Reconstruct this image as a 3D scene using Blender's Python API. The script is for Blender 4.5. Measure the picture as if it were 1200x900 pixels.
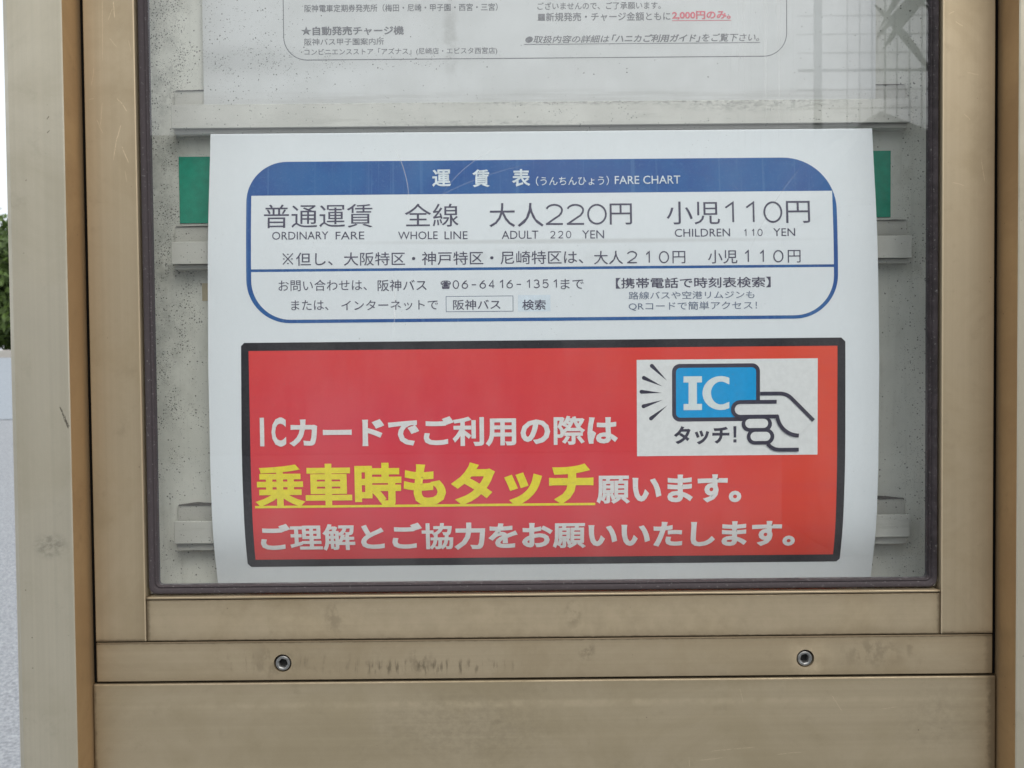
import bpy, bmesh, math, random
from mathutils import Matrix, Vector, noise
random.seed(7)
S = bpy.context.scene
for o in list(bpy.data.objects):
    bpy.data.objects.remove(o)
MM = 0.001

# ------------------------------------------------------------------ camera
PITCH, YAW, ROLL = math.radians(-1.4629), math.radians(-0.1062), math.radians(0.5197)
R3 = Matrix.Rotation(YAW, 3, 'Z') @ Matrix.Rotation(PITCH, 3, 'X') @ Matrix.Rotation(ROLL, 3, 'Y')
cd = bpy.data.cameras.new('camera')
cam = bpy.data.objects.new('camera', cd)
S.collection.objects.link(cam)
cam.matrix_world = Matrix.Translation((0, -0.522, 1.300)) @ (R3 @ Matrix.Rotation(math.pi / 2, 3, 'X')).to_4x4()
cd.sensor_width = 36
cd.lens = 31.17
cd.clip_start = 0.01
cd.clip_end = 2000
cd.dof.use_dof = True
cd.dof.focus_distance = 0.55
cd.dof.aperture_fstop = 22
S.camera = cam

# ------------------------------------------------------------------ light
SUN_EL, SUN_AZ = math.radians(52), math.radians(157)      # azimuth clockwise from +Y: behind the camera, to its right
w = bpy.data.worlds.new('World')
S.world = w
w.use_nodes = True
wn = w.node_tree.nodes
wl = w.node_tree.links
sky = wn.new('ShaderNodeTexSky')
sky.sky_type = 'NISHITA'
sky.sun_disc = False
sky.sun_elevation = SUN_EL
sky.sun_rotation = SUN_AZ
sky.air_density = 1.2
sky.dust_density = 5.0
hs = wn.new('ShaderNodeHueSaturation')
hs.inputs['Saturation'].default_value = 0.40
wl.new(sky.outputs[0], hs.inputs['Color'])
veil = wn.new('ShaderNodeMix')                  # thin even cloud over the clear sky
veil.data_type = 'RGBA'
veil.inputs[0].default_value = 0.6
veil.inputs[7].default_value = (5.6, 5.9, 6.2, 1)
wl.new(hs.outputs[0], veil.inputs[6])
wl.new(veil.outputs[2], wn['Background'].inputs[0])
wn['Background'].inputs[1].default_value = 0.15
sd = bpy.data.lights.new('sun', 'SUN')
sd.energy = 0.6
sd.angle = math.radians(36)
sd.color = (1.0, 0.96, 0.90)
sun = bpy.data.objects.new('sun', sd)
S.collection.objects.link(sun)
tow = Vector((math.sin(SUN_AZ) * math.cos(SUN_EL), math.cos(SUN_AZ) * math.cos(SUN_EL), math.sin(SUN_EL)))
sun.rotation_euler = tow.to_track_quat('Z', 'Y').to_euler()
S.view_settings.view_transform = 'Standard'
S.view_settings.look = 'None'
S.view_settings.exposure = 0.55
S.view_settings.gamma = 1.0
S.cycles.max_bounces = 10
S.cycles.transparent_max_bounces = 16
S.cycles.use_denoising = True

# ------------------------------------------------------------------ node helpers
class NT:
    def __init__(s, name):
        s.m = bpy.data.materials.new(name)
        s.m.use_nodes = True
        s.t = s.m.node_tree
        s.b = s.t.nodes['Principled BSDF']
        s.out = s.t.nodes['Material Output']
        tc = s.t.nodes.new('ShaderNodeTexCoord')
        s.co = tc.outputs['Object']
    def put(s, node, key, v):
        if hasattr(v, 'is_output'):
            s.t.links.new(v, node.inputs[key])
        else:
            node.inputs[key].default_value = v
    def map(s, scale, rot=(0, 0, 0), loc=(0, 0, 0)):
        n = s.t.nodes.new('ShaderNodeMapping')
        s.put(n, 'Vector', s.co)
        n.inputs['Scale'].default_value = scale
        n.inputs['Rotation'].default_value = rot
        n.inputs['Location'].default_value = loc
        return n.outputs[0]
    def noise(s, scale, vec=None, detail=4, rough=.6, dist=0):
        n = s.t.nodes.new('ShaderNodeTexNoise')
        s.put(n, 'Vector', vec if vec else s.co)
        n.inputs['Scale'].default_value = scale
        n.inputs['Detail'].default_value = detail
        n.inputs['Roughness'].default_value = rough
        n.inputs['Distortion'].default_value = dist
        return n.outputs['Fac']
    def voro(s, scale, vec=None, feature='F1', rnd=1.0):
        n = s.t.nodes.new('ShaderNodeTexVoronoi')
        n.feature = feature
        s.put(n, 'Vector', vec if vec else s.co)
        n.inputs['Scale'].default_value = scale
        n.inputs['Randomness'].default_value = rnd
        return n.outputs['Distance']
    def ramp(s, v, a, b, lo=0., hi=1.):
        n = s.t.nodes.new('ShaderNodeMapRange')
        s.put(n, 'Value', v)
        n.inputs['From Min'].default_value = a
        n.inputs['From Max'].default_value = b
        n.inputs['To Min'].default_value = lo
        n.inputs['To Max'].default_value = hi
        n.interpolation_type = 'SMOOTHSTEP' if lo < hi or True else 'LINEAR'
        return n.outputs[0]
    def math(s, op, a, b=0.0, c=0.0):
        n = s.t.nodes.new('ShaderNodeMath')
        n.operation = op
        for i, v in enumerate((a, b, c)):
            if hasattr(v, 'is_output'):
                s.t.links.new(v, n.inputs[i])
            else:
                n.inputs[i].default_value = v
        return n.outputs[0]
    def mix(s, f, a, b):
        n = s.t.nodes.new('ShaderNodeMix')
        n.data_type = 'RGBA'
        for k, v in ((0, f), (6, a), (7, b)):
            if hasattr(v, 'is_output'):
                s.t.links.new(v, n.inputs[k])
            else:
                n.inputs[k].default_value = (*v, 1) if isinstance(v, tuple) and len(v) == 3 else v
        return n.outputs[2]
    def xyz(s):
        n = s.t.nodes.new('ShaderNodeSeparateXYZ')
        s.put(n, 0, s.co)
        return n.outputs
    def spot(s, cx, cz, rx, rz, soft=.6):
        """1 inside a soft ellipse in the X-Z plane (metres), 0 outside: the place of a stain"""
        x, y, z = s.xyz()
        a = s.math('MULTIPLY', s.math('SUBTRACT', x, cx), 1 / rx)
        b = s.math('MULTIPLY', s.math('SUBTRACT', z, cz), 1 / rz)
        d = s.math('SQRT', s.math('ADD', s.math('MULTIPLY', a, a), s.math('MULTIPLY', b, b)))
        return s.ramp(d, 1 + soft, 1 - soft)
    def bump(s, h, strength, dist=.001):
        n = s.t.nodes.new('ShaderNodeBump')
        s.put(n, 'Height', h)
        n.inputs['Strength'].default_value = strength
        n.inputs['Distance'].default_value = dist
        s.t.links.new(n.outputs[0], s.b.inputs['Normal'])
    def done(s, col, rough=.5, metal=0., spec=.5):
        s.put(s.b, 'Base Color', (*col, 1) if isinstance(col, tuple) and len(col) == 3 else col)
        s.put(s.b, 'Roughness', rough)
        s.put(s.b, 'Metallic', metal)
        s.put(s.b, 'Specular IOR Level', spec)
        return s.m

def aluminium(name, axis, base, dark, seed, stains=(), edge=(), scr=1.0, cuts=(), gouges=(), worn=()):
    """champagne anodised aluminium: extrusion lines along one axis, cloudy weathering, small scratches, dirt along the joints"""
    n = NT(name)
    sc = (2, 60, 420) if axis == 'x' else (420, 60, 2)
    lines = n.noise(1.0, n.map(sc, loc=(seed, seed, seed)), 3, .65)
    broad = n.noise(1.0, n.map((3, 10, 70) if axis == 'x' else (70, 10, 3), loc=(seed + 3, 0, seed)), 3, .5)
    cloud = n.noise(14, n.map((1, 1, 1), loc=(seed, 1, 2)), 5, .6, .6)
    grime = n.noise(60, n.map((1, 1, 1), loc=(1, seed, 2)), 6, .7)
    c = n.mix(n.ramp(cloud, .36, .66), base, dark)
    c = n.mix(n.math('MULTIPLY', n.ramp(broad, .35, .65), .30), c, tuple(v * 1.12 for v in base))
    c = n.mix(n.math('MULTIPLY', n.ramp(lines, .3, .7), .22), c, tuple(v * .72 for v in base))
    c = n.mix(n.math('MULTIPLY', n.ramp(grime, .55, .78), .35), c, tuple(v * .62 for v in dark))
    # fine metallic grain
    gr = n.noise(2600, None, 2, .6)
    c = n.mix(n.math('MULTIPLY', n.ramp(gr, .35, .65), .16), c, tuple(v * .70 for v in base))
    c = n.mix(n.math('MULTIPLY', n.ramp(n.noise(1700, None, 2, .6), .60, .72), .20), c, tuple(min(1, v * 1.35) for v in base))
    # scratches at their own places: (x0, z0, x1, z1, half width, strength)
    def hairs(lst):
        tot = None
        X, _, Z = n.xyz()
        wob = n.math('MULTIPLY', n.math('SUBTRACT', n.noise(300, None, 3, .6), .5), .0010)
        for x0, z0, x1, z1, wd, am in lst:
            L2 = math.hypot(x1 - x0, z1 - z0)
            ux, uz = (x1 - x0) / L2, (z1 - z0) / L2
            dx = n.math('SUBTRACT', X, x0)
            dz = n.math('SUBTRACT', Z, z0)
            t1 = n.math('ADD', n.math('MULTIPLY', dx, ux), n.math('MULTIPLY', dz, uz))
            d1 = n.math('ABSOLUTE', n.math('ADD', n.math('SUBTRACT', n.math('MULTIPLY', dx, uz), n.math('MULTIPLY', dz, ux)), wob))
            m = n.math('MULTIPLY', n.ramp(d1, wd * 1.6, wd * .4), n.ramp(n.math('ABSOLUTE', n.math('SUBTRACT', t1, L2 / 2)), L2 * .55, L2 * .40))
            m = n.math('MULTIPLY', m, am)
            tot = m if tot is None else n.math('MAXIMUM', tot, m)
        return n.math('MULTIPLY', tot, n.ramp(n.noise(900, None, 2), .3, .5))
    if cuts:
        c = n.mix(hairs(cuts), c, tuple(min(1, v * 1.6) for v in base))
    if gouges:
        c = n.mix(hairs(gouges), c, (.05, .04, .03))
    # dark pin pricks
    p = n.math('MULTIPLY', n.ramp(n.voro(170, n.map((1, 1, 1), loc=(seed, 0, seed))), .085, .05),
               n.ramp(n.noise(30, n.map((1, 1, 1), loc=(0, seed, 9)), 2), .55, .68))
    c = n.mix(n.math('MULTIPLY', p, .7), c, tuple(v * .3 for v in dark))
    for (kind, cx, cz, rx, rz, amt) in stains:
        m = n.spot(cx, cz, rx, rz)
        if kind == 'blot':
            q = n.ramp(n.noise(130, n.map((1, 1, .8), loc=(cx * 9, 0, cz)), 5, .65), .44, .60)
            t = tuple(v * .55 for v in dark)
        elif kind == 'drip':
            q = n.ramp(n.noise(1.0, n.map((330, 60, 70), loc=(cx * 5, 0, 0)), 4, .6), .50, .64)
            t = tuple(v * .42 for v in dark)
        elif kind == 'soot':
            q = n.ramp(n.noise(220, n.map((1, 1, 1.4)), 5, .7), .35, .68)
            t = (.035, .032, .028)
        else:
            q = n.ramp(n.noise(90, None, 5, .65), .25, .75)
            t = tuple(min(1, v * 1.22) for v in base)
        c = n.mix(n.math('MULTIPLY', n.math('MULTIPLY', m, q), amt), c, t)
    x, y, z = n.xyz()
    for (ax, pos, wd, amt) in edge:       # dirt gathered along a joint
        co = x if ax == 'x' else z
        d = n.math('ABSOLUTE', n.math('SUBTRACT', co, pos))
        d = n.math('ADD', d, n.math('MULTIPLY', n.math('SUBTRACT', n.noise(240, None, 4, .7), .5), wd * 1.1))
        c = n.mix(n.math('MULTIPLY', n.ramp(d, wd, wd * .25), amt), c, (.10, .075, .045))
        d2 = n.math('ABSOLUTE', n.math('SUBTRACT', co, pos))     # and its faint brown margin
        d2 = n.math('ADD', d2, n.math('MULTIPLY', n.math('SUBTRACT', n.noise(90, None, 4, .7), .5), .006))
        c = n.mix(n.math('MULTIPLY', n.ramp(d2, .0065, .0), .30 * amt), c, (.22, .155, .085))
    for pos, wd in worn:                  # edge highlight painted as a pale line, with rubbed anodising
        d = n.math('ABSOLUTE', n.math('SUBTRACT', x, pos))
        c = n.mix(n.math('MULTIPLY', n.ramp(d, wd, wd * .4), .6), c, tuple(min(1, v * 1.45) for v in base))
    rg = n.ramp(cloud, .3, .7, .36, .50)
    rg = n.math('ADD', rg, n.math('MULTIPLY', lines, .08))
    n.bump(n.math('ADD', n.math('MULTIPLY', lines, .6), n.math('MULTIPLY', grime, .4)), .18, .0003)
    return n.done(c, rg, .62, .5)

def plain(name, col, rough=.5, metal=0., var=.12, scale=40, spec=.5, bump=0.):
    n = NT(name)
    f = n.noise(scale, None, 5, .65)
    c = n.mix(n.ramp(f, .3, .7), tuple(v * (1 - var) for v in col), tuple(min(1, v * (1 + var)) for v in col))
    if bump:
        n.bump(f, bump, .001)
    return n.done(c, rough, metal, spec)

# ------------------------------------------------------------------ object helpers
def link(name, me, mat=None, parent=None, smooth=False):
    o = bpy.data.objects.new(name, me)
    S.collection.objects.link(o)
    if mat:
        me.materials.clear()
        me.materials.append(mat)
    if parent:
        o.parent = parent
        q = parent
        while q.parent:
            q = q.parent
        base = q.location if q.type == 'EMPTY' else Vector((0, 0, 0))
        if parent is q:
            o.matrix_parent_inverse = Matrix.Translation(-base)
    if smooth:
        for f in me.polygons:
            f.use_smooth = True
    return o

def tag(o, label=None, cat=None, group=None, kind=None):
    for k, v in (('label', label), ('category', cat), ('group', group), ('kind', kind)):
        if v:
            o[k] = v
    return o

def empty(name, loc):
    o = bpy.data.objects.new(name, None)
    S.collection.objects.link(o)
    o.location = loc
    o.empty_display_size = .05
    return o

def me_of(bm, name='mesh'):
    me = bpy.data.meshes.new(name)
    bm.normal_update()
    bm.to_mesh(me)
    bm.free()
    return me

def box_bm(x0, x1, y0, y1, z0, z1, bev=.4, seg=2, bm=None):
    """millimetres; bevelled box"""
    own = bm is None
    b = bmesh.new()
    vs = [b.verts.new((x * MM, y * MM, z * MM)) for x in (x0, x1) for y in (y0, y1) for z in (z0, z1)]
    for f in ((0, 1, 3, 2), (4, 6, 7, 5), (0, 4, 5, 1), (2, 3, 7, 6), (0, 2, 6, 4), (1, 5, 7, 3)):
        b.faces.new([vs[i] for i in f])
    if bev:
        bmesh.ops.bevel(b, geom=list(b.edges), offset=bev * MM, segments=seg, profile=.5, affect='EDGES')
    bmesh.ops.recalc_face_normals(b, faces=b.faces)
    if own:
        return b
    m = bpy.data.meshes.new('tmp')
    b.to_mesh(m)
    b.free()
    bm.from_mesh(m)
    bpy.data.meshes.remove(m)
    return bm

def box(name, mat, parent, *a, **k):
    return link(name, me_of(box_bm(*a, **k), name), mat, parent)

# ------------------------------------------------------------------ materials
CH, CHD = (.48, .39, .26), (.375, .30, .19)
M = {}
CUTS_L = [(-0.2291, 1.51151, -0.22846, 1.50216, 0.00022, 0.55), (-0.22792, 1.45565, -0.22501, 1.45217, 0.00022, 0.55), (-0.22501, 1.45217, -0.22244, 1.44803, 0.00022, 0.55), (-0.22609, 1.43998, -0.22911, 1.4301, 0.00022, 0.55), (-0.22911, 1.4301, -0.23081, 1.41987, 0.00022, 0.55), (-0.22584, 1.42759, -0.22204, 1.41814, 0.00022, 0.55), (-0.23169, 1.49021, -0.22765, 1.48525, 0.00018, 0.35), (-0.23537, 1.51238, -0.23592, 1.47793, 0.00018, 0.35), (-0.22061, 1.4893, -0.21943, 1.48239, 0.00018, 0.35), (-0.24012, 1.44339, -0.23664, 1.43512, 0.00018, 0.35), (-0.2366, 1.45325, -0.23824, 1.43843, 0.00018, 0.35), (-0.22413, 1.41353, -0.22327, 1.40691, 0.00018, 0.35), (-0.24116, 1.47304, -0.24269, 1.46319, 0.00018, 0.35), (-0.22968, 1.50742, -0.2323, 1.50088, 0.00018, 0.35), (-0.24452, 1.45497, -0.24152, 1.45577, 0.00018, 0.35)]
CUTS_R = [(0.26178, 1.49597, 0.26595, 1.49314, 0.00018, 0.4), (0.25761, 1.50011, 0.26093, 1.50173, 0.00018, 0.4), (0.26698, 1.44239, 0.27066, 1.43872, 0.00018, 0.4), (0.26855, 1.4663, 0.27521, 1.46509, 0.00018, 0.4), (0.27709, 1.41584, 0.27915, 1.40256, 0.00018, 0.4), (0.25962, 1.40273, 0.26714, 1.40067, 0.00018, 0.4)]
CUTS_P = [(0.11756, 1.06701, 0.12942, 1.06826, 0.00018, 0.4), (0.12942, 1.06826, 0.14332, 1.06915, 0.00018, 0.4), (0.11076, 1.0616, 0.12432, 1.06317, 0.00018, 0.4), (0.1346, 1.10445, 0.13661, 1.09624, 0.00018, 0.4), (0.18875, 1.1005, 0.19552, 1.09019, 0.00018, 0.4), (0.21923, 1.09166, 0.2294, 1.09293, 0.00018, 0.4), (0.10399, 1.06372, 0.10481, 1.05771, 0.00018, 0.4), (0.15654, 1.06491, 0.1718, 1.06613, 0.00018, 0.4)]
GOUGE = [(-0.25523, 1.27663, -0.25339, 1.27242, 0.00035, 0.8), (-0.25339, 1.27242, -0.25067, 1.26433, 0.00035, 0.8), (-0.25277, 1.27145, -0.25158, 1.26692, 0.00035, 0.8), (-0.2543, 1.27501, -0.25221, 1.26773, 0.00035, 0.8), (-0.25201, 1.26934, -0.25017, 1.26529, 0.00035, 0.8), (-0.25885, 1.43814, -0.25769, 1.44003, 0.0003, 0.6), (-0.25886, 1.43052, -0.25738, 1.4321, 0.0003, 0.6), (-0.2716, 1.40394, -0.27095, 1.40457, 0.0003, 0.6)]
M['post'] = aluminium('weathered anodised post', 'z', (.52, .475, .37), (.425, .385, .29), 1.0,
                      stains=(('soot', -.262, 1.1975, .008, .0060, .42),), gouges=GOUGE)
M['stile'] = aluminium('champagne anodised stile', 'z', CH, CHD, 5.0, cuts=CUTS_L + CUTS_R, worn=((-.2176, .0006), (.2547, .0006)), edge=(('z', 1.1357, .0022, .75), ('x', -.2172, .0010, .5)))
M['rail'] = aluminium('champagne anodised glazing rail', 'x', CH, CHD, 9.0,
                      stains=(('lite', 0.02, 1.147, .24, .010, .5), ('blot', -.106, 1.149, .005, .008, .45), ('blot', .036, 1.150, .004, .007, .5)),
                      edge=(('x', -.2172, .0030, .8), ('x', .2543, .0030, .8), ('z', 1.1357, .0014, .8), ('z', 1.1602, .0010, .5)))
M['sill'] = aluminium('champagne anodised bottom rail', 'x', CH, CHD, 13.0,
                      stains=(('drip', -.052, 1.1190, .048, .0040, .75), ('drip', -.115, 1.121, .026, .005, .35), ('blot', .214, 1.1250, .017, .008, .42),
                              ('blot', -.140, 1.1235, .013, .010, .4), ('blot', .044, 1.128, .004, .005, .7), ('blot', -.055, 1.123, .006, .008, .5),
                              ('blot', .236, 1.129, .002, .006, .4), ('drip', -.160, 1.122, .012, .006, .4), ('lite', .176, 1.122, .012, .010, .8)),
                      edge=(('z', 1.1351, .0013, .8), ('z', 1.1115, .0011, .7), ('x', .2851, .006, .4), ('x', -.2471, .0012, .5)))
M['panel'] = aluminium('champagne anodised lower panel', 'x', (.465, .385, .26), (.37, .305, .195), 17.0, cuts=CUTS_P,
                       stains=(('lite', .02, 1.097, .27, .002, .6), ('soot', -.03, 1.083, .05, .02, .15), ('soot', .25, 1.085, .02, .02, .12)),
                       edge=(('z', 1.111, .0012, .5), ('x', -.2493, .0026, .7), ('x', .2860, .006, .6)))
M['inside'] = plain('painted case interior', (.48, .48, .45), .7)
M['post_side'] = aluminium('bronze post flank', 'z', (.52, .35, .185), (.41, .265, .135), 21.0, scr=.5)
M['case_back'] = plain('dark case back', (.05, .045, .04), .8)
M['gap_black'] = plain('near black gap shade', (.004, .0035, .003), .9, spec=.1)  # near black, painted in for the shade inside narrow gaps
g = NT('aged rubber gasket')
c = g.mix(g.ramp(g.noise(160, None, 6, .7), .35, .7), (.022, .018, .019), (.045, .037, .040))
c = g.mix(g.math('MULTIPLY', g.math('MAXIMUM', g.ramp(g.xyz()[2], 1.172, 1.166), g.ramp(g.xyz()[0], .2, .1)), .8), c, (.062, .051, .054))
c = g.mix(g.math('MULTIPLY', g.ramp(g.noise(700, None, 3, .6), .62, .72), .5), c, (.26, .25, .24))
g.bump(g.noise(300, None, 5, .7), .5, .0005)
M['gasket'] = g.done(c, .75, 0, .22)
M['screw'] = plain('dull zinc screw', (.30, .30, .29), .38, .85, .25, 400)
M['socket'] = plain('dark socket recess', (.012, .012, .012), .7)

def cells(n, scale):
    v = n.t.nodes.new('ShaderNodeTexVoronoi')
    v.inputs['Scale'].default_value = scale
    n.put(v, 'Vector', n.map((1, .02, 1)))
    sp_ = n.t.nodes.new('ShaderNodeSeparateColor')
    n.t.links.new(v.outputs['Color'], sp_.inputs[0])
    return v.outputs['Distance'], sp_.outputs[0], sp_.outputs[1]
def speck(n, c, dens, dark=(.05, .05, .04)):
    """mould and soot specks: each cell carries a dot of its own size, and the mask dens decides how many cells do"""
    for scale, size, share, amt in ((1250, .46, 1.0, .70), (620, .38, .50, .80), (330, .30, .07, .80)):
        d, r1, r2 = cells(n, scale)
        d = n.math('ADD', d, n.math('MULTIPLY', n.math('SUBTRACT', n.noise(scale * 1.6, None, 2), .5), .25))
        rad = n.math('MULTIPLY', n.math('ADD', .35, n.math('MULTIPLY', r2, .65)), size)
        on = n.math('GREATER_THAN', n.math('MULTIPLY', n.math('MULTIPLY', dens, share), n.ramp(n.noise(70, None, 3), .3, .65)), r1)
        dot = n.math('MULTIPLY', on, n.math('GREATER_THAN', rad, d))
        c = n.mix(n.math('MULTIPLY', dot, amt), c, dark)
    return c

b = NT('grey backboard with mould specks')
x, y, z = b.xyz()
cl = b.noise(18, None, 5, .6, .4)
c = b.mix(b.ramp(cl, .3, .7), (.74, .735, .665), (.62, .62, .56))
c = b.mix(b.math('MULTIPLY', b.ramp(b.noise(45, b.map((1, 1, .5)), 5, .7), .52, .75), .35), c, (.30, .29, .22))
c = b.mix(b.math('MULTIPLY', b.ramp(b.noise(1.0, b.map((260, 60, 12)), 4, .6), .5, .75), .16), c, (.25, .25, .22))
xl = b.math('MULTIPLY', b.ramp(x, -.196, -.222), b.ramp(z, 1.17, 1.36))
top = b.math('MULTIPLY', b.ramp(z, 1.37, 1.44), b.ramp(x, -.19, -.212))
mid = b.math('MULTIPLY', b.ramp(z, 1.20, 1.28, .25, 1.), b.ramp(x, -.185, -.222))
dens = b.math('ADD', b.math('MULTIPLY', mid, 1.2), b.math('MULTIPLY', b.math('MAXIMUM', xl, top), .8))
clump = b.ramp(b.noise(55, b.map((1, .1, .6)), 4, .65), .40, .60, .08, 1.3)
dens = b.math('MULTIPLY', dens, clump)
dr = b.math('MULTIPLY', b.ramp(x, .240, .262), .45)
dens = b.math('MAXIMUM', b.math('MAXIMUM', dens, dr), .12)
c = speck(b, c, dens)
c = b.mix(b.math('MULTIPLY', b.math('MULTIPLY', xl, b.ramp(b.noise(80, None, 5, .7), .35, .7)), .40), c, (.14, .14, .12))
b.bump(b.noise(200, None, 4), .12, .0004)
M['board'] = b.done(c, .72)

r_ = NT('off white holder rail with dust')
c = r_.mix(r_.ramp(r_.noise(25, None, 5, .6), .3, .7), (.56, .55, .50), (.47, .46, .415))
c = r_.mix(r_.math('MULTIPLY', r_.ramp(r_.noise(1.0, r_.map((30, 60, 260)), 5, .7), .52, .72), .30), c, (.28, .27, .23))
c = speck(r_, c, r_.math('MAXIMUM', .07, r_.ramp(r_.noise(14, None, 3), .5, .8, .05, .4)))
xx, yy, zz = r_.xyz()
for (px, pz, wx, wz, am) in ((.155, 1.461, .05, .005, .55), (.06, 1.4625, .10, .0020, .6), (-.02, 1.4495, .07, .0016, .4), (.0, 1.4628, .25, .0009, .5)):
    mk = r_.spot(px, pz, wx, wz)
    c = r_.mix(r_.math('MULTIPLY', r_.math('MULTIPLY', mk, r_.ramp(r_.noise(1.0, r_.map((300, 60, 700)), 5, .75), .42, .62)), am), c, (.16, .155, .14))
M['holder'] = r_.done(c, .55)

pw = NT('white poster paper')
f = pw.noise(420, None, 3, .6)
c = pw.mix(pw.ramp(f, .3, .7), (.745, .77, .787), (.732, .757, .775))
c = pw.mix(pw.math('MULTIPLY', pw.spot(.045, 1.3745, .11, .0013, .7), .35), c, (.40, .39, .37))
c = pw.mix(pw.math('MULTIPLY', pw.math('MULTIPLY', pw.spot(.02, 1.366, .055, .005, .8), pw.ramp(pw.noise(60), .4, .7)), .22), c, (.40, .39, .37))
sp = pw.math('GREATER_THAN', pw.math('MULTIPLY', pw.ramp(pw.noise(40), .5, .8), .13), pw.voro(200))
c = pw.mix(pw.math('MULTIPLY', sp, .55), c, (.15, .15, .14))
pw.bump(pw.noise(9, None, 3), .25, .004)
M['paper'] = pw.done(c, .55, 0, .35)

up = NT('aged grey white upper notice paper')
c = up.mix(up.ramp(up.noise(30, None, 5, .6), .3, .7), (.60, .605, .60), (.545, .55, .54))
ds = up.math('MULTIPLY', up.spot(-.170, 1.4925, .042, .0085, .75), 1.0)
d2 = up.math('MULTIPLY', up.spot(-.12, 1.491, .07, .005, .8), .5)
d3 = up.ramp(up.xyz()[0], -.10, -.19, .015, .30)
dens = up.math('MAXIMUM', up.math('MAXIMUM', ds, d2), d3)
c = speck(up, c, dens)
c = up.mix(up.math('MULTIPLY', up.math('MAXIMUM', ds, d2), .28), c, (.25, .25, .24))
c = up.mix(up.math('MULTIPLY', up.math('MULTIPLY', up.spot(-.036, 1.505, .0045, .022, .5), up.ramp(up.noise(120), .3, .6)), .42), c, (.30, .29, .27))
c = up.mix(up.math('MULTIPLY', up.math('MULTIPLY', up.spot(.05, 1.468, .30, .004, .6), up.ramp(up.noise(1, up.map((15, 60, 300)), 5, .7), .35, .65)), .35), c, (.33, .32, .30))
M['upper'] = up.done(c, .6, 0, .3)

def ink(name, col, rough=.45, var=.12, scale=300):
    return plain(name, col, rough, 0, var, scale, .35)
M['ink'] = ink('dark violet print', (.085, .078, .120))
M['ink2'] = ink('thin slate print', (.17, .20, .27))
M['white'] = ink('white print on blue', (.66, .72, .76))
M['cream'] = ink('greyish white print on red', (.74, .71, .69), var=.05)
M['yellow'] = ink('yellow print', (.82, .68, .035), var=.06)
M['black'] = ink('black border print', (.022, .019, .023), .4, .25, 500)
M['cyan'] = ink('sky blue card print', (.0, .32, .68), .4, .04)
M['cardwhite'] = ink('card lettering print', (.68, .74, .74), var=.03)
M['picto'] = ink('dark violet pictogram print', (.045, .040, .065))
M['pictobox'] = ink('pale pictogram field', (.74, .74, .73), var=.04)
M['grey'] = ink('faded grey print', (.16, .16, .17), var=.3, scale=900)
M['pink'] = ink('faded red print', (.60, .13, .16), var=.2, scale=700)
M['pale'] = ink('pale blue highlight print', (.66, .73, .79), var=.05)
bl = NT('mottled blue print')
c = bl.mix(bl.ramp(bl.noise(28, None, 4, .6), .3, .7), (.018, .080, .285), (.024, .120, .33))
st = bl.noise(1.0, bl.map((420, 40, 6)), 2, .5)
c = bl.mix(bl.math('MULTIPLY', bl.ramp(st, .58, .70), .22), c, (.14, .27, .46))
c = bl.mix(bl.math('MULTIPLY', bl.ramp(bl.noise(700, None, 3), .55, .7), .15), c, (.16, .28, .45))
M['blue'] = bl.done(c, .42, 0, .35)
rd = NT('uneven red print')
x, y, z = rd.xyz()
pk = rd.math('MULTIPLY', rd.spot(-.06, 1.235, .17, .085, .75), rd.ramp(rd.noise(9, None, 4, .6), .25, .75, .65, 1.))
c = rd.mix(pk, (.74, .062, .032), (.68, .044, .070))
c = rd.mix(rd.math('MULTIPLY', rd.ramp(rd.noise(1.0, rd.map((5, 20, 260)), 3, .5), .4, .7), .14), c, (.60, .035, .07))
c = rd.mix(rd.math('MULTIPLY', rd.spot(.20, 1.29, .05, .06, .8), .28), c, (.76, .085, .022))
c = rd.mix(rd.math('MULTIPLY', rd.ramp(rd.noise(900, None, 3, .6), .5, .75), .12), c, (.62, .16, .12))
M['red'] = rd.done(c, .42, 0, .35)
M['green'] = plain('green printed strip', (.0, .285, .18), .5, 0, .10, 200)
M['tape'] = plain('old beige tape', (.50, .43, .29), .5)
M['sealant'] = plain('dried dirt line', (.075, .068, .060), .9, 0, .35, 300)

gl = NT('dusty window glass')
t = gl.t
tr = t.nodes.new('ShaderNodeBsdfTransparent')
tr.inputs[0].default_value = (.93, .95, .945, 1)
gs = t.nodes.new('ShaderNodeBsdfGlossy')
gs.inputs['Roughness'].default_value = 0.0
df = t.nodes.new('ShaderNodeBsdfDiffuse')
df.inputs[0].default_value = (.75, .74, .72, 1)
fr = t.nodes.new('ShaderNodeFresnel')
fr.inputs[0].default_value = 1.5
m1 = t.nodes.new('ShaderNodeMixShader')
m2 = t.nodes.new('ShaderNodeMixShader')
geo = t.nodes.new('ShaderNodeNewGeometry')                                   # seen from inside the case the pane is clear
front = gl.math('SUBTRACT', 1.0, geo.outputs['Backfacing'])
gl.t.links.new(gl.math('MULTIPLY', gl.math('MULTIPLY', fr.outputs[0], 2.3), front), m1.inputs[0])       # both faces of the pane reflect
t.links.new(tr.outputs[0], m1.inputs[1])
t.links.new(gs.outputs[0], m1.inputs[2])
dust = gl.math('MULTIPLY', gl.ramp(gl.noise(1.0, gl.map((18, 1, 7), rot=(0, .5, 0)), 5, .65), .35, .75), .045)
x, y, z = gl.xyz()
band = gl.math('MULTIPLY', gl.math('MULTIPLY', gl.ramp(z, 1.1705, 1.1655), gl.ramp(gl.noise(1.0, gl.map((160, 1, 300)), 5, .7), .35, .6)), .35)
dust = gl.math('ADD', dust, band)
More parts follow.
